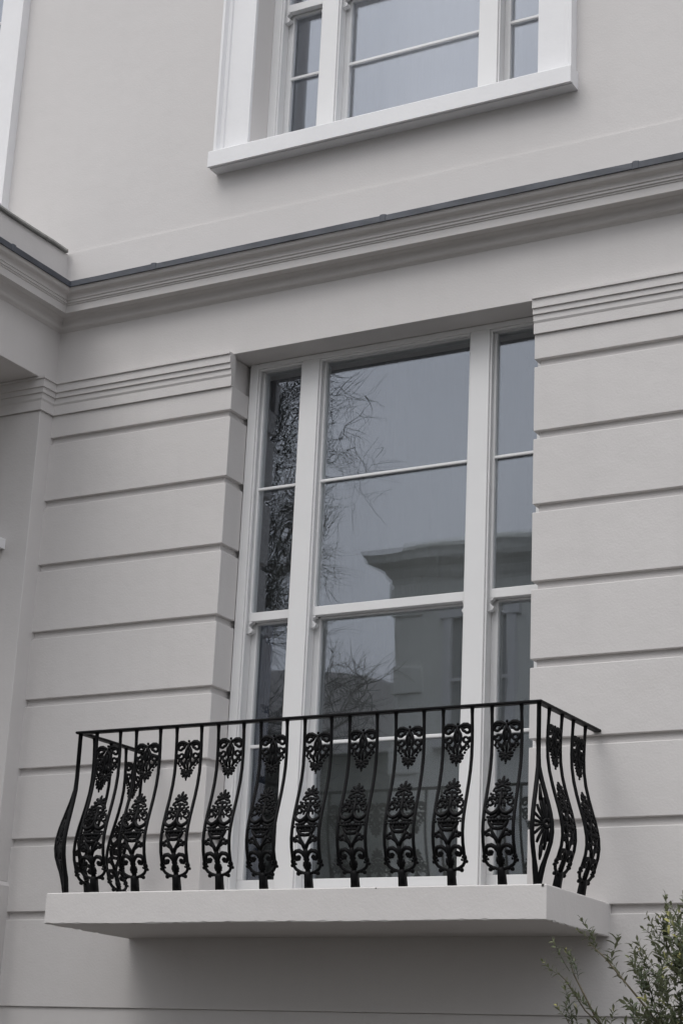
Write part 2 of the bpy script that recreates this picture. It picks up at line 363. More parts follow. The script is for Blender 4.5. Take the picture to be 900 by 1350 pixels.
def fill_sheet(x0, x1, y, z0, z1, m_):  # pleated sheet added behind the glass to brighten the panes
    m = MB(); lo = []; n_ = 130
    for k in range(n_ + 1):
        x = x0 + (x1 - x0) * k / n_; yy_ = y + 0.004 * math.sin(k * 0.8) + 0.005 * math.sin(k * 0.31 + 1)
        lo.append([(x, yy_, z0), (x, yy_, z1), (x, yy_ + 0.003, z1), (x, yy_ + 0.003, z0)])
    m.loft(lo); hp(m, 'pane_fill_sheet', m_, smooth=False)
fill_sheet(-0.3, 2.1, 0.62, -1.10, 2.0, PANEFILL)
fill_sheet(-0.3, 2.1, 0.62, 2.9, 5.3, PANEFILLUP); fill_sheet(ox - 0.3, ox + 2.1, 0.62, 2.9, 5.3, PANEFILLUP)
cu = MB(); lo = []  # narrow pleated navy strip at the left edge of the lower left light
for k in range(25):
    x = 0.02 + 0.10 * k / 24; y = 0.36 + 0.012 * math.sin(k * 1.6); lo.append([(x, y, -1.12), (x, y, 0.40), (x, y + 0.006, 0.40), (x, y + 0.006, -1.12)])
hp(cu.loft(lo), 'navy_strip', NAVY)

# ------------------------------------------------------------------ balcony slab
SX0, SX1, SY, SZT, SZB = -0.4025, 2.1815, -0.6933, -1.135, -1.2823
bm = bmesh.new()
nx, ny = 120, 34
top = {}; bot = {}
def jit(x, y): return (random.random() ** 5) * 0.006 + 0.0012 * math.sin(x * 5.3 + y * 3)
ring = [(SX0 + (SX1 - SX0) * i / nx, SY) for i in range(nx)] + [(SX1, SY + (0.02 - SY) * i / ny) for i in range(ny)] + [(SX1, 0.02), (SX0, 0.02)] + [(SX0, 0.02 - (0.02 - SY) * i / ny) for i in range(1, ny)]
n = len(ring)
rows = []
for lev, (ins, z) in enumerate(((0.006, SZT), (0.0, SZT - 0.005), (0.0, SZB + 0.004), (0.004, SZB), (0.02, SZB + 0.001))):
    row = []
    for (x, y) in ring:
        cx_ = x + (ins if x <= SX0 + 1e-6 else -ins if x >= SX1 - 1e-6 else 0); cy_ = y + (ins if y <= SY + 1e-6 else 0)
        jz = jit(x, y) if lev in (2, 3) else (random.random() ** 4) * 0.001 if lev < 2 else 0
        row.append(bm.verts.new((cx_, cy_, z + (jz if lev >= 2 else -jz))))
    rows.append(row)
for a, b in zip(rows, rows[1:]):
    for i in range(n): bm.faces.new((a[i], b[i], b[(i + 1) % n], a[(i + 1) % n]))
bm.faces.new(rows[0]); bm.faces.new(rows[-1][::-1])
bmesh.ops.recalc_face_normals(bm, faces=bm.faces)
me = bpy.data.meshes.new('balcony_slab'); bm.to_mesh(me); bm.free(); me.materials.append(STUCCO)
W(link('balcony_slab', me, house))
hp(MB().box(0.004, XW - 0.004, -0.004, 0.30, -1.2, -1.1365), 'threshold', STUCCO)
hp(MB().box(SX1 - 0.022, SX1 - 0.012, SY - 0.0015, SY + 0.004, SZT - 0.012, SZT - 0.0008).box(1.38, 1.385, SY - 0.0012, SY + 0.004, SZT - 0.009, SZT - 0.004), 'paint_chip', BARK)

# ------------------------------------------------------------------ porch at the left
m = MB(); 
m.box(XL - 0.40, XL, YP, 0.02, 1.845, 2.362).box(-4.6, XL - 0.40, YP, YP + 0.4, 1.845, 2.362)
def pp(mb, name, m_, **k): return W(mb.build(name, m_, house, **k))
porch = pp(m, 'porch', STUCCO, bevel=0.004)
def sub(mb, name, m_, **k): return mb.build(name, m_, porch, **k)
sub(MB().box(-4.6, XL - 0.40, YP + 0.4, 0.02, 1.90, 2.0), 'ceiling', STUCCO)
sub(MB().box(-1.95, XL, -0.115, 0.05, -0.985, 1.655), 'pilaster', STUCCO, bevel=0.004)
sub(MB().box(-1.95, XL + 0.014, -0.130, 0.05, GZ, -1.010).loft([[(-1.95, y, z) for y, z in ((-0.13, -1.0095), (-0.115, -0.985), (0.05, -0.985), (0.05, -1.0095))], [(XL + 0.0 + e, y, z) for (y, z), e in zip(((-0.13, -1.0095), (-0.115, -0.985), (0.05, -0.985), (0.05, -1.0095)), (0.014, 0.0005, 0.0005, 0.014))]]), 'plinth', STUCCO)
# capital of the pilaster carries the stepped band round its arris
lo = []
P0 = [(-y, z) for y, z in prof if y < 0]
P0 = [(0.0, 1.655)] + P0 + [(0.0, 1.8425)]
ring0 = [(-1.95, -0.115 - d, z) for d, z in P0]; ring1 = [(XL + d, -0.115 - d, z) for d, z in P0]; ring2 = [(XL + d, -d + 0.0, z) for d, z in P0]
cm = MB(); cm.loft([ring0, ring1, ring2]); sub(cm, 'capital', STUCCO)
sub(MB().box(-1.95, XL - 0.002, -0.113, 0.05, 1.6555, 1.8425), 'capital_core', STUCCO)
sub(sweep(CP, 'porch'), 'cornice', STUCCO)
sub(MB().box(XL - 0.20, XL, YP, 0.011, 2.3635, 2.675).box(-4.6, XL - 0.20, YP, YP + 0.2, 2.3635, 2.675), 'parapet', STUCCO_UP)
lo = []
for k in range(12):
    y = YP + (-0.03 - YP) * k / 11; j = random.uniform(-0.003, 0.003)
    lo.append([(XL - 0.22, y, 2.675 + j), (XL + 0.018, y, 2.672 + j), (XL + 0.022, y, 2.680 + j), (XL + 0.010, y, 2.700 + j), (XL - 0.22, y, 2.706 + j)])
sub(MB().loft(lo), 'parapet_cap', LEADCAP)
sub(MB().box(XL + 0.002, XL + 0.017, -0.034, -0.026, 2.676, 2.692), 'rusty_end', RUST)
ys = [YP - 0.19, -0.70, 0]
for i in range(2):
    lo = []
    for k in range(9):
        y = ys[i] + (ys[i + 1] - ys[i]) * k / 8; q = wob(LP, 0.0011)
        lo.append([(XL + d, -d, z) for d, z in LP] if (i == 1 and k == 8) else [(XL + d, y, z) for d, z in q])
    sub(MB().loft(lo), 'lead_sheet', LEAD)
    if i:
        a = ys[i]; lo = [[(XL + d + (0.004 * s if d > 0.1 else 0), a + dx, z + 0.004 * s * (1 if z > 2.37 else -0.6)) for d, z in LP] for dx, s in ((-0.022, 0.1), (-0.017, 1), (-0.002, 1.15), (0.011, 0.7), (0.014, 0.1))]
        sub(MB().loft(lo), 'lead_lap', LEAD)
sub(MB().box(-1.95, -1.375, -0.20, -0.10, 0.845, 0.905), 'window_sill', TRIM, bevel=0.004)
sub(MB().box(XL - 0.36, XL - 0.02, YP + 0.02, YP + 0.36, GZ, 1.844), 'pier', STUCCO, bevel=0.006)

# ------------------------------------------------------------------ balcony railing
RY, RX0, RX1, RZ = -0.6596, -0.3083, 2.1226, -0.3605
rail = thing('balcony_railing', 'black cast iron balcony railing with bellied balusters and leafy scroll ornament on the white slab', 'railing', ((RX0 + RX1) / 2, RY, SZT))
ro = Vector(rail.location)
OUT = [(-0.355, 0.0), (-0.50, -0.008), (-0.60, -0.004), (-0.68, 0.012), (-0.75, 0.032), (-0.81, 0.050), (-0.87, 0.063), (-0.92, 0.066), (-0.97, 0.058), (-1.02, 0.040), (-1.065, 0.024), (-1.14, 0.008)]
def cub(tab, z):
    if z >= tab[0][0]: return tab[0][1]
    if z <= tab[-1][0]: return tab[-1][1]
    for i in range(len(tab) - 1):
        if tab[i][0] >= z >= tab[i + 1][0]:
            a, b = tab[i], tab[i + 1]; t = (z - a[0]) / (b[0] - a[0])
            pa = tab[i - 1] if i else a; nb = tab[i + 2] if i + 2 < len(tab) else b
            m0 = (b[1] - pa[1]) / (b[0] - pa[0]) * (b[0] - a[0]) if b[0] != pa[0] else 0
            m1 = (nb[1] - a[1]) / (nb[0] - a[0]) * (b[0] - a[0])
            return (2 * t**3 - 3 * t**2 + 1) * a[1] + (t**3 - 2 * t**2 + t) * m0 + (-2 * t**3 + 3 * t**2) * b[1] + (t**3 - t**2) * m1
def vz(v): return -0.374 - (v - 60) * 0.000617
def S(dx, v): return (dx / 1428.0, vz(v))
# panel local frame: x across, y outwards negative, z relative to slab top
def P3(s, z, lift=0.0): return (s, -cub(OUT, z) - lift, z - SZT)
HEAVY = [1.0]
def stroke(m, pts, r, n=6, lift=0.0, flat=1.0):
    k = HEAVY[0]
    m.tube([P3(s, z, lift) for s, z in pts], [q * k for q in r] if isinstance(r, (list, tuple)) else r * k, n, True, flat)
def blob(m, c, rs, rz, ry, lift=0.0, n=8):
    loops = []
    for k in range(1, 6):
        a = math.pi * k / 6
        loops.append([P3(c[0] + rs * math.sin(a) * math.cos(2 * math.pi * j / n), c[1] + rz * math.cos(a), lift + ry * math.sin(a) * math.sin(2 * math.pi * j / n)) for j in range(n)])
    m.loft(loops)
def spiral(cx, cv, r0, r1, a0, turns, n=16):
    out = []
    for k in range(n + 1):
        t = k / n; a = a0 + turns * 2 * math.pi * t; r = r0 + (r1 - r0) * t
        out.append(S(cx + r * math.cos(a), cv + r * math.sin(a)))
    return out
def taper(n, r0, r1): return [r0 + (r1 - r0) * i / (n - 1) for i in range(n)]
def lin(p, q, n=6, bend=0.0):
    out = []
    for i in range(n):
        t = i / (n - 1); x = p[0] + (q[0] - p[0]) * t; y = p[1] + (q[1] - p[1]) * t
        nx_, ny_ = -(q[1] - p[1]), q[0] - p[0]; b = bend * math.sin(math.pi * t)
        out.append(S(x + nx_ * b, y + ny_ * b))
    return out
def fan(m, c, R, a_mid, spread, nl, w):
    for i in range(nl):
        a = a_mid + spread * (i / (nl - 1) - 0.5); k = 1.0 - 0.12 * abs(i / (nl - 1) - 0.5) * 2
        tip = (c[0] + R * k * math.cos(a), c[1] + R * k * math.sin(a))
        p = lin(c, tip, 5); stroke(m, p, [w * 0.6, w * 0.8, w * 1.0, w * 1.15, w * 0.8], 6, 0.003)
        blob(m, S(*tip), w * 1.3, w * 1.3, w * 0.9, 0.004, 7)
HALF = 0.070
def bar_mesh():
    m = MB(); rb = 0.0078
    for sg in (-1, 1):
        pts = []; rad = []
        zs = [-0.362, -0.372, -0.40, -0.46, -0.52, -0.58, -0.64, -0.70, -0.75, -0.80, -0.84, -0.88, -0.92, -0.96, -1.0, -1.025]
        for z in zs: pts.append((sg * HALF, z)); rad.append(rb * (1.5 if z > -0.365 else 1.2 if z > -0.38 else 1.0))
        for s, z in ((0.067, -1.040), (0.058, -1.052), (0.040, -1.062), (0.020, -1.068), (0.0, -1.074)): pts.append((sg * s, z)); rad.append(rb * 0.95)
        stroke(m, pts, rad, 8)
        # leaf knobs where the bars turn in
        blob(m, (sg * 0.074, -1.020), 0.008, 0.012, 0.010, 0, 6); blob(m, (sg * 0.076, -1.036), 0.010, 0.008, 0.010, 0, 6)
        blob(m, (sg * 0.050, -1.070), 0.011, 0.010, 0.010, 0, 6); blob(m, (sg * 0.036, -1.066), 0.008, 0.009, 0.009, 0, 6)
    # foot
    lo = []
    for z, h in ((-1.062, 0.011), (-1.075, 0.014), (-1.10, 0.0145), (-1.136, 0.0155)):
        lo.append([(sx_ * h, -cub(OUT, z) + sy_ * h, z - SZT) for sx_, sy_ in ((-1, -1), (1, -1), (1, 1), (-1, 1))])
    m.loft(lo)
    return m.mesh('upright_bars', IRON, True)
def upper_orn():
    m = MB(); g = 0.0052
    for sg in (-1, 1):
        f = lambda pts: [(sg * s, z) for s, z in pts]
        q = [S(98, 200), S(86, 178), S(66, 166), S(42, 164), S(20, 174), S(0, 186)]; stroke(m, f(q), [0.004, 0.007, 0.0082, 0.0078, 0.006, 0.006], 7)
        q = spiral(62, 208, 30, 9, -2.4, 0.95); stroke(m, f(q), taper(len(q), 0.0064, 0.0045))
        q = [S(22, 178), S(38, 208), S(62, 222), S(84, 214)]; stroke(m, f(q), [0.005, 0.0055, 0.005, 0.004])
        q = spiral(58, 268, 29, 10, -0.6, 1.15); stroke(m, f(q), taper(len(q), 0.0065, 0.0042))
        q = [S(6, 200), S(18, 228), S(24, 262), S(14, 300), S(30, 335), S(18, 372)]; stroke(m, f(q), [0.005, 0.006, 0.006, 0.0055, 0.006, 0.005])
        for (x, v, rx, rz_) in ((76, 322, 12, 7), (70, 300, 10, 8), (60, 345, 12, 8), (52, 365, 10, 9), (42, 385, 9, 8), (88, 262, 5, 9), (46, 322, 13, 9), (30, 352, 9, 9), (68, 184, 12, 8)):
            blob(m, S(sg * x, v), rx / 1428, rz_ / 1428, 0.006, 0.002, 6)
        q = [S(60, 300), S(48, 330), S(30, 345)]; stroke(m, f(q), 0.0052)
        q = [S(72, 305), S(80, 325), S(70, 338)]; stroke(m, f(q), [0.004, 0.0045, 0.003])
    stroke(m, [S(0, 172), S(0, 240)], [0.007, 0.0075]); blob(m, S(0, 158), 0.007, 0.007, 0.007, 0, 6)
    blob(m, S(0, 258), 0.009, 0.026, 0.007, 0.004, 8); blob(m, S(0, 330), 0.008, 0.02, 0.007, 0.003, 8)
    stroke(m, [S(0, 300), S(0, 395)], 0.0045)
    fan(m, (0, 396), 42, math.pi / 2, math.radians(230), 7, 0.0062)
    blob(m, S(0, 396), 0.009, 0.009, 0.010, 0.003, 8); blob(m, S(0, 455), 0.005, 0.006, 0.005, 0.002, 6)
    return m.mesh('upper_ornament', IRON, True)
def lower_orn():
    m = MB()
    fan(m, (0, 616), 46, -math.pi / 2, math.radians(230), 7, 0.0066); blob(m, S(0, 616), 0.011, 0.010, 0.010, 0.004, 8)
    blob(m, S(0, 560), 0.007, 0.009, 0.006, 0.002, 6)
    for sg in (-1, 1):
        f = lambda pts: [(sg * s, z) for s, z in pts]
        # leafy shoulders
        for (x, v, rx, rz_) in ((16, 652, 14, 12), (36, 660, 13, 11), (54, 652, 9, 12), (26, 684, 16, 11), (58, 690, 12, 10), (74, 704, 10, 9), (70, 676, 8, 9), (40, 712, 14, 10), (14, 704, 12, 12), (86, 728, 8, 8),
                                (50, 640, 7, 9), (20, 742, 10, 12), (88, 790, 9, 10), (78, 768, 8, 8), (50, 742, 9, 9), (94, 846, 8, 9), (84, 862, 9, 8), (96, 866, 6, 7)):
            blob(m, S(sg * x, v), rx / 1428, rz_ / 1428, 0.007, 0.003, 6)
        q = spiral(62, 738, 33, 8, -2.6, 1.25); stroke(m, f(q), taper(len(q), 0.007, 0.0045))
        q = [S(2, 762), S(10, 788), S(28, 812), S(52, 820), S(74, 808), S(88, 788), S(84, 770)]; stroke(m, f(q), [0.006, 0.0075, 0.009, 0.0095, 0.0085, 0.0065, 0.004], 8, 0.003)
        q = spiral(36, 686, 22, 7, -0.5, 1.0); stroke(m, f(q), taper(len(q), 0.0052, 0.004))
        q = [S(0, 700), S(12, 722), S(30, 744), S(34, 772)]; stroke(m, f(q), [0.004, 0.0055, 0.0055, 0.004])
        q = [S(6, 822), S(24, 838), S(50, 846), S(80, 842)]; stroke(m, f(q), [0.007, 0.008, 0.008, 0.005], 7)
        # scalloped bowl rim
        for i, x in enumerate((12, 34, 55)): blob(m, S(sg * x, 862 + i * 1.0), 0.010, 0.010, 0.009, 0.004, 6)
        q = [S(66, 858), S(58, 880), S(46, 905), S(30, 920), S(0, 924)]; stroke(m, f(q), [0.006, 0.0085, 0.0085, 0.0085, 0.008], 7)
        stroke(m, f([S(0, 893), S(46, 893)]), [0.0065, 0.006], 6)
        # stems to trefoils
        q = [S(0, 1020), S(18, 985), S(36, 950), S(48, 915)]; stroke(m, f(q), [0.010, 0.0085, 0.0075, 0.007], 7)
        q = [S(24, 985), S(44, 972), S(62, 955)]; stroke(m, f(q), [0.006, 0.0055, 0.006], 6)
        for (x, v, r) in ((64, 962, 13), (78, 946, 13), (60, 934, 12), (74, 968, 9), (86, 962, 7)): blob(m, S(sg * x, v), r / 1428, r / 1428, 0.008, 0, 7)
        # big C scrolls
        q = [S(4, 1108), S(10, 1072), S(24, 1046), S(46, 1032), S(70, 1036), S(86, 1054), S(84, 1078), S(70, 1092), S(52, 1090), S(44, 1076), S(52, 1066)]
        stroke(m, f(q), [0.006, 0.008, 0.0095, 0.010, 0.0095, 0.0085, 0.0085, 0.008, 0.007, 0.006, 0.005], 7)
        blob(m, S(sg * 56, 1078), 0.012, 0.011, 0.008, 0, 7)
        for (x, v, r) in ((88, 1105, 9), (80, 1122, 8), (14, 1128, 10), (14, 1092, 9), (20, 1150, 7)): blob(m, S(sg * x, v), r / 1428, r / 1428, 0.007, 0, 6)
        q = [S(8, 1160), S(24, 1132), S(22, 1108)]; stroke(m, f(q), [0.006, 0.005, 0.002], 6)
    stroke(m, [S(0, 1185), S(0, 1130), S(0, 1060), S(0, 1015)], [0.0105, 0.0115, 0.0105, 0.010], 8)
    stroke(m, [S(0, 640), S(0, 830)], [0.006, 0.010], 7, 0.003)
    blob(m, S(0, 878), 0.03, 0.012, 0.006, 0.0, 8)
    return m.mesh('lower_ornament', IRON, True)
BARS = bar_mesh(); HEAVY[0] = 1.22
UPO = upper_orn(); HEAVY[0] = 1.05
LOO = lower_orn()
def panel(x, y, rz):
    b = bpy.data.objects.new('baluster', BARS); col.objects.link(b); b.parent = rail
    b.location = Vector((x, y, SZT)) - ro; b.rotation_euler = (0, 0, rz)
    for nm, me_ in (('upper_ornament', UPO), ('lower_ornament', LOO)):
        o = bpy.data.objects.new(nm, me_); col.objects.link(o); o.parent = b
for i in range(10): panel(1.971 - 0.2345 * i, RY, 0)
for yv in (-0.477, -0.210):
    panel(RX1, yv, R_(90)); panel(RX0, yv, R_(-90))
# corner units: two bars from one head, one bellying each way, a palmette web between
def corner(x, y, sx):
    m = MB(); zs = [-0.362, -0.372, -0.40, -0.46, -0.52, -0.58, -0.64, -0.70, -0.75, -0.80, -0.84, -0.88, -0.92, -0.96, -1.0, -1.03, -1.065, -1.10, -1.136]
    for ax in (0, 1):
        pts = []; rad = []
        for z in zs:
            o = max(0, cub(OUT, z)) * ((1.0 if sx > 0 else 1.35) if ax == 0 else 0.85); pts.append((sx * o, 0, z - SZT) if ax == 0 else (0, -o, z - SZT)); rad.append(0.0125 if z > -0.37 else 0.0105 if z > -1.06 else 0.013)
        m.tube(pts, rad, 8)
    b = m.build('corner_baluster', IRON, rail, smooth=True); b.location = Vector((x, y, SZT)) - ro
    q = MB()
    def C3(s, z, lift=0.0):      # s from -1 (front bar) to 1 (side bar) across the lens
        o = max(0, cub(OUT, z)); k = (s + 1) / 2
        return (sx * o * k * (1.0 if sx > 0 else 1.35), -o * 0.85 * (1 - k), z - SZT)
    def cs(pts, r, n_=6): q.tube([C3(s, z) for s, z in pts], r, n_)
    zc = -0.885; c0 = 0.45
    for updn in (1, -1):
        for i, (s1, dz) in enumerate(((-0.85, 0.012), (-0.8, 0.045), (-0.55, 0.08), (-0.1, 0.105), (0.4, 0.11), (0.75, 0.075))):
            cs([(c0, zc + updn * 0.006), (c0 + (s1 - c0) * 0.4, zc + updn * dz * 0.30), (c0 + (s1 - c0) * 0.8, zc + updn * dz * 0.75), (s1, zc + updn * dz)], [0.004, 0.0058, 0.0075, 0.006])
    cs([(c0 + 0.3 * math.cos(a), zc + 0.018 * math.sin(a)) for a in [2 * math.pi * k / 10 for k in range(11)]], 0.0085)
    cs([(0, zc + 0.10), (0, zc + 0.14), (0, zc + 0.17)], [0.010, 0.007, 0.003]); cs([(0, zc - 0.09), (0, zc - 0.13), (0, zc - 0.15)], [0.010, 0.008, 0.004])
    q.build('palmette_web', IRON, b, smooth=True)
corner(RX1, RY, 1); corner(RX0, RY, -1)
# handrail: flat bar with rounded edges, mitred at the corners
hr = MB(); hw, hh = 0.019, 0.0065
path = [(RX0, 0.034), (RX0, RY), (RX1, RY), (RX1, 0.034)]
nrm = [(1, 0), (1, 1), (-1, 1), (-1, 0)]
lo = []
for (x, y), (a, b) in zip(path, nrm):
    lo.append([(x + a * s, y + b * s, RZ + t) for s, t in ((-hw, -hh * 0.4), (-hw * 0.8, -hh), (hw * 0.8, -hh), (hw, -hh * 0.4), (hw, hh * 0.4), (hw * 0.8, hh), (-hw * 0.8, hh), (-hw, hh * 0.4))])
hr.loft(lo); h = hr.build('handrail', IRON, rail); h.location = -ro

# ------------------------------------------------------------------ olive-like shrub at the lower right
shrub = thing('shrub', 'olive-leaved evergreen shrub with loose yellow-green tips below the right end of the balcony', 'shrub', (3.09, -1.0, GZ - 0.0))
so = Vector((3.05, -1.0, GZ + 0.03))
def leaf(m, tone, base, d, up, Ln, Wd, tn):
    d = d.normalized(); side = d.cross(up).normalized(); nn = side.cross(d)
    b0 = len(m.v)
    for t, wv, cv in ((0.0, 0.12, 0.0), (0.3, 0.85, 0.05), (0.62, 0.9, 0.03), (1.0, 0.0, -0.10)):
        c = base + d * (Ln * t) + nn * (Ln * cv)
        if wv > 0: m.v += [tuple(c - side * (Wd * wv) + nn * Wd * 0.25), tuple(c), tuple(c + side * (Wd * wv) + nn * Wd * 0.25)]
        else: m.v += [tuple(c)]
    q = b0
    for i in range(2):
        for j in range(2): m.f.append((q + i * 3 + j, q + i * 3 + j + 1, q + i * 3 + 4 + j, q + i * 3 + 3 + j)); tone.append(tn)
    for j in range(2): m.f.append((q + 6 + j, q + 7 + j, q + 9)); tone.append(tn)
def sprig_mesh(seed, Ln=0.14, nl=16, tip=0.8):
    rr = random.Random(seed); m = MB(); tone = []
    pts = [Vector((0.10 * Ln * math.sin(2.0 * t + seed), 0.08 * Ln * math.cos(3 * t + seed), Ln * t)) for t in [i / 6 for i in range(7)]]
    nf0 = len(m.f); m.tube(pts, taper(7, 0.0018, 0.0008), 4); tone += [0.35] * (len(m.f) - nf0)
    for i in range(nl):
        t = 0.12 + 0.88 * i / (nl - 1); k = min(5, int(t * 6)); p = pts[k].lerp(pts[k + 1], t * 6 - k)
        a = i * 2.4 + rr.uniform(-0.5, 0.5); sp_ = R_(40 + 28 * (1 - t) + rr.uniform(-16, 16))
        d = Vector((math.sin(sp_) * math.cos(a), math.sin(sp_) * math.sin(a), math.cos(sp_)))
        leaf(m, tone, p, d, Vector((-math.cos(a) * math.cos(sp_), -math.sin(a) * math.cos(sp_), math.sin(sp_))), rr.uniform(0.038, 0.054) * (1 if t < 0.9 else 0.75), rr.uniform(0.0058, 0.0085), min(1, (0.12 + tip * t ** 2.2) * rr.uniform(0.6, 1.15)))
    me = bpy.data.meshes.new('sprig'); me.from_pydata(m.v, [], m.f); me.materials.append(LEAF)
    at = me.attributes.new('tone', 'FLOAT', 'FACE'); at.data.foreach_set('value', tone)
    for p in me.polygons: p.use_smooth = True
    return me
SPR = [sprig_mesh(s, 0.14 + 0.02 * (s % 3), 13 + s % 4, (0.9, 0.35, 0.6, 0.15, 0.95, 0.4)[s]) for s in range(6)]
def put_sprig(p, d, sc_, k=None):
    k = random.randrange(6) if k is None else k
    o = bpy.data.objects.new('sprig', SPR[k]); col.objects.link(o); o.parent = shrub; o.location = Vector(p) - so
    q = Vector(d).normalized().to_track_quat('Z', 'Y'); q = q @ Matrix.Rotation(random.uniform(0, 6.28), 3, 'Z').to_quaternion()
    o.rotation_mode = 'QUATERNION'; o.rotation_quaternion = q; o.scale = (sc_,) * 3
def stem(pts, r0, r1):
    m = MB(); m.tube([Vector(p) - so for p in pts], taper(len(pts), r0, r1), 6); m.build('branch', STEM, shrub, smooth=True)
B = [  # world points of the leading branches
 [(3.05, -1.0, GZ), (3.00, -1.0, -2.7), (2.93, -1.02, -2.2), (2.80, -1.0, -1.75), (2.66, -1.0, -1.585), (2.52, -1.0, -1.43), (2.455, -1.0, -1.375)],
 [(3.05, -1.0, GZ), (2.95, -1.1, -2.6), (2.70, -1.1, -2.0), (2.56, -1.05, -1.72), (2.50, -1.05, -1.65), (2.415, -1.05, -1.50), (2.40, -1.05, -1.46)],
 [(2.56, -1.05, -1.72), (2.46, -1.05, -1.63), (2.38, -1.05, -1.52), (2.345, -1.05, -1.49)],
 [(2.70, -1.1, -2.0), (2.45, -1.05, -1.80), (2.40, -1.03, -1.70), (2.375, -1.03, -1.66)],
 [(2.93, -1.02, -2.2), (2.80, -1.0, -1.8), (2.72, -1.0, -1.60), (2.675, -1.0, -1.46)],
 [(3.00, -1.0, -2.7), (3.0, -0.95, -2.0), (2.83, -0.95, -1.55), (2.77, -0.95, -1.42), (2.735, -0.95, -1.33)],
 [(3.05, -1.0, GZ), (3.05, -0.9, -2.2), (2.93, -0.9, -1.5), (2.86, -0.9, -1.34), (2.84, -0.9, -1.26)],
 [(3.05, -1.0, GZ), (3.2, -0.9, -2.2), (3.12, -0.9, -1.6), (3.0, -0.9, -1.30), (2.98, -0.9, -1.18)],
 [(3.2, -0.9, -2.2), (3.3, -0.9, -1.7), (3.25, -0.9, -1.3)],
]
for k, b in enumerate(B):
    r0 = 0.0095 if b[0][2] == GZ else 0.0038
    stem(b, r0, 0.0016)
    pts = [Vector(q) for q in b]
    put_sprig(pts[-1] - (pts[-1] - pts[-2]).normalized() * 0.03, pts[-1] - pts[-2], 0.62, 0 if k % 2 else 4)
for b, dens in ((B[0], 9), (B[1], 6), (B[3], 4), (B[4], 9), (B[5], 20), (B[6], 26), (B[7], 26), (B[8], 18)):
    pts = [Vector(q) for q in b]; n = len(pts)
    for i in range(dens):
        t = (n - 1) - (n - 1) * 0.62 * ((i + 0.6) / dens) ** 0.9; k = min(n - 2, int(t)); p = pts[k].lerp(pts[k + 1], t - k); ax = (pts[k + 1] - pts[k]).normalized()
        off = Vector((random.gauss(0, 1), random.gauss(0, 1), random.gauss(0.2, 0.6))); d = ax * 1.1 + off.normalized() * 0.9 + Vector((-0.15, 0, 0.35))
        put_sprig(p, d, random.uniform(0.6, 0.95))
# dense body of the shrub towards the lower right
OUTL = [(2.60, -1.66), (2.68, -1.56), (2.72, -1.40), (2.78, -1.38), (2.81, -1.33), (2.85, -1.27), (3.1, -1.05), (3.4, -1.3)]
def outl(x):
    for (a, za), (b, zb) in zip(OUTL, OUTL[1:]):
        if a <= x <= b: return za + (zb - za) * (x - a) / (b - a)
    return -9
nb = -60
while nb < 98:
    c = Vector((random.uniform(2.80, 2.96) if nb < 0 else random.uniform(2.66, 2.98) if nb < 95 else random.uniform(2.95, 3.4), random.gauss(-0.95, 0.12), random.uniform(-1.95, -1.1)))
    if c.z > outl(c.x) - 0.12: continue
    put_sprig(c, Vector((random.gauss(-0.15, 0.45), random.gauss(-0.1, 0.45), 1)), random.uniform(0.7, 1.0)); nb += 1
for i in range(16):
    c = Vector((random.uniform(2.50, 2.75), random.uniform(-1.12, -0.9), random.uniform(-1.95, -1.70)))
    put_sprig(c, Vector((random.gauss(-0.3, 0.5), random.gauss(0, 0.5), 1)), random.uniform(0.7, 1.0))

# ------------------------------------------------------------------ ground, road, pavement
def sheet(name, x0, x1, y0, y1, z, m_):
    o = MB().box(x0, x1, y0, y1, z - 0.3, z).build(name, m_); return struct(o)
sheet('ground', -300, 300, -300, 300, GZ, GROUNDM)
sheet('road', -80, 80, -15.0, -7.0 - 2.2, GZ + 0.004, ASPH)
sheet('pavement', -80, 80, -9.2, -6.0, GZ + 0.13, PAVE)
sheet('far_pavement', -80, 80, -18.0, -15.0, GZ + 0.13, PAVE)

# ------------------------------------------------------------------ what the panes reflect: villa, lower house, bare tree across the street
villa = thing('villa', 'cream stucco villa across the street, seen mirrored in the right side of the balcony window', 'house', (-6.38, -22, GZ))
vo = -Vector((-6.5, -22, GZ))
def vp(mb, name, m_, parent=None, **k):
    o = mb.build(name, m_, parent or villa, **k)
    if parent is None: o.location = vo
    return o
vp(MB().box(-11.2, -1.5, -31, -22, GZ, 7.75), 'wall', VILLA)
vp(MB().loft([[(-11.2 - d, -31 - d, z), (-1.5 + d, -31 - d, z), (-1.5 + d, -22 + d, z), (-11.2 - d, -22 + d, z)] for d, z in ((0.02, 7.5), (0.12, 7.62), (0.15, 7.75), (0.42, 7.86), (0.45, 8.0), (0.5, 8.08), (0.02, 8.12))]), 'cornice', VILLA)
vp(MB().box(-11.1, -1.6, -30.9, -22.12, 8.1, 8.36), 'parapet', VILLA)
for i in range(14):
    if i % 2 == 0: vp(MB().box(-11.24, -10.6, -22.4, -21.95, 6.9 - 0.75 * i, 7.4 - 0.75 * i), 'quoin', VILLA, bevel=0.02)
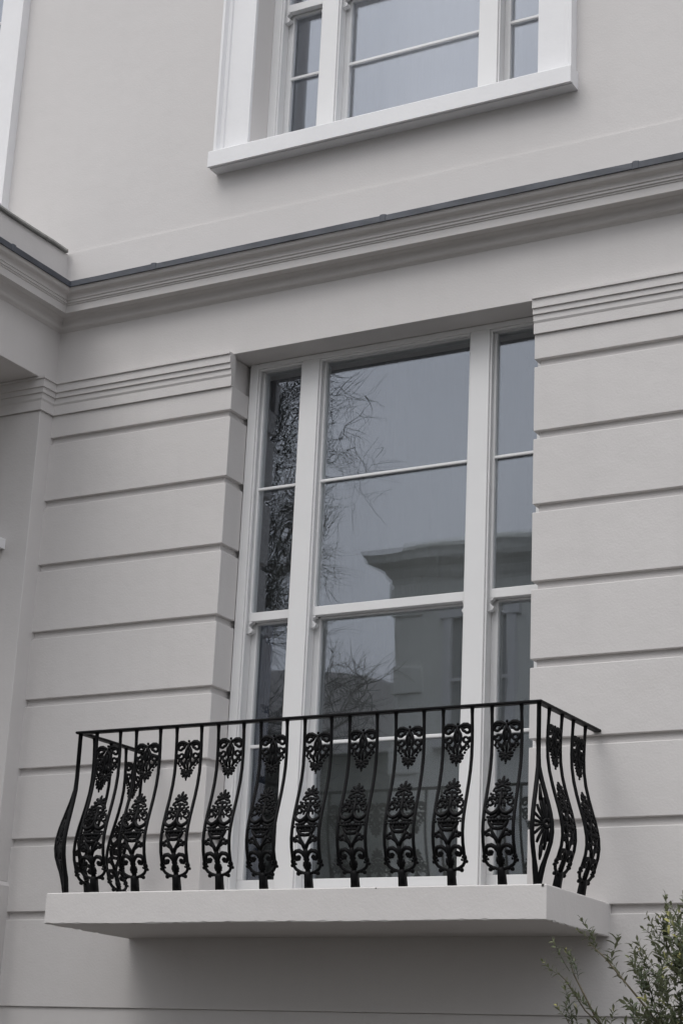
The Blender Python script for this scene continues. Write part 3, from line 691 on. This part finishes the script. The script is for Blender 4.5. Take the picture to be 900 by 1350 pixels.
for zc, hh_ in ((5.6, 1.15), (1.7, 1.3), (-1.8, 1.1)):
    for xc in (-9.4, -7.0, -4.6, -2.6):
        fr = vp(MB().box(xc - 0.72, xc - 0.55, -22.0, -21.9, zc - hh_, zc + hh_).box(xc + 0.55, xc + 0.72, -22.0, -21.9, zc - hh_, zc + hh_).box(xc - 0.8, xc + 0.8, -22.0, -21.88, zc + hh_, zc + hh_ + 0.2).box(xc - 0.85, xc + 0.85, -22.0, -21.8, zc - hh_ - 0.14, zc - hh_), 'window', TRIM)
        vp(MB().box(xc - 0.55, xc + 0.55, -22.0, -21.985, zc - hh_, zc + hh_), 'pane', FARPANE, fr)
        vp(MB().box(xc - 0.02, xc + 0.02, -21.984, -21.95, zc - hh_, zc + hh_).box(xc - 0.55, xc + 0.55, -21.949, -21.93, zc - 0.03, zc + 0.03), 'glazing_bar', TRIM, fr)
low = thing('low_house', 'low dark house with a curved slate roof, mirrored low in the centre pane', 'house', (-15.4, -27, GZ))
o = MB().box(-19.4, -11.45, -33, -25, GZ, 4.9).build('wall', BRICK, low); o.location = -Vector(low.location)
lo = []
for y in (-33.2, -24.8):
    lo.append([(-15.4 + 4.1 * math.cos(a) * 1.0, y, 4.9 + 1.75 * math.sin(a)) for a in [math.pi * k / 18 for k in range(19)]])
o = MB().loft(lo).build('roof', SLATE, low, smooth=False); o.location = -Vector(low.location)
o = MB().loft([[(-15.4 + (4.2 + e) * math.cos(a), yv, 4.92 + (1.85 + e) * math.sin(a)) for a in [math.pi * k / 18 for k in range(19)] for e in (0,)] for yv in (-24.85, -24.7)]).build('roof_edge', STUCCO, low); o.location = -Vector(low.location)

def tree(x, y, h, label, seed):
    t = thing('bare_tree', label, 'tree', (x, y, GZ)); rr = random.Random(seed); tw = MB(); trunk = MB()
    tp = [Vector((0.25 * math.sin(i * 0.7), 0.2 * math.cos(i * 0.9), h * 0.8 * i / 12)) for i in range(13)]; trunk.tube(tp, taper(13, 0.30, 0.07), 9); trunk.build('trunk', BARK, t, smooth=True)
    def grow(m, p, d, Ln, r, depth):
        pts = [p]; dd = d.copy(); n_ = 5
        for i in range(n_):
            dd = (dd + Vector((rr.gauss(0, 0.22), rr.gauss(0, 0.22), rr.gauss(0.02, 0.16)))).normalized(); p = p + dd * Ln / n_; pts.append(p)
        m_ = m if depth < 2 else tw
        m_.tube(pts, taper(len(pts), r, r * 0.5), 6 if depth < 2 else 3, caps=False)
        if depth >= 4: return
        for i in range(5):
            k = rr.randrange(1, len(pts)); a = rr.uniform(0, 6.28); o_ = dd.orthogonal().normalized(); o_.rotate(Matrix.Rotation(a, 3, dd))
            nd = (dd * rr.uniform(0.4, 0.9) + o_ * rr.uniform(0.5, 1.0) + Vector((0, 0, 0.2 if depth < 3 else -0.1))).normalized()
            grow(m, pts[k], nd, Ln * rr.uniform(0.6, 0.8), max(0.0065, r * 0.52 * rr.uniform(0.85, 1.1)), depth + 1)
    for i in range(26):
        a = i * 2.4 + rr.uniform(-0.3, 0.3); m = MB(); k = 4.8 + i * 0.28; kk = int(k); p = tp[min(12, kk)]
        grow(m, p, Vector((math.cos(a), math.sin(a), 0.25 + 0.03 * i)), (1.75 + 0.02 * i) if i < 12 else 2.0 - 0.05 * (i - 12), 0.085 - 0.002 * i, 0)
        m.build('limb', BARK, t, smooth=True)
    o = tw.build('twigs', BARK, t); o['kind'] = 'stuff'
    return t
tree(-12.75, -18.2, 17.5, 'leafless street tree with dense fine twigs, mirrored in the left light of the balcony window', 5)

for dx, lb in ((15.5, 'cream stucco villa across the street, next to the right of the mirrored one'), (31.0, 'cream stucco villa across the street, farther right than its neighbour'), (-21.5, 'cream stucco villa across the street, left of the low dark house')):
    c = copy_tree(villa, None); c.location.x += dx; c['label'] = lb; c['group'] = 'stucco villas across the street'
villa['group'] = 'stucco villas across the street'
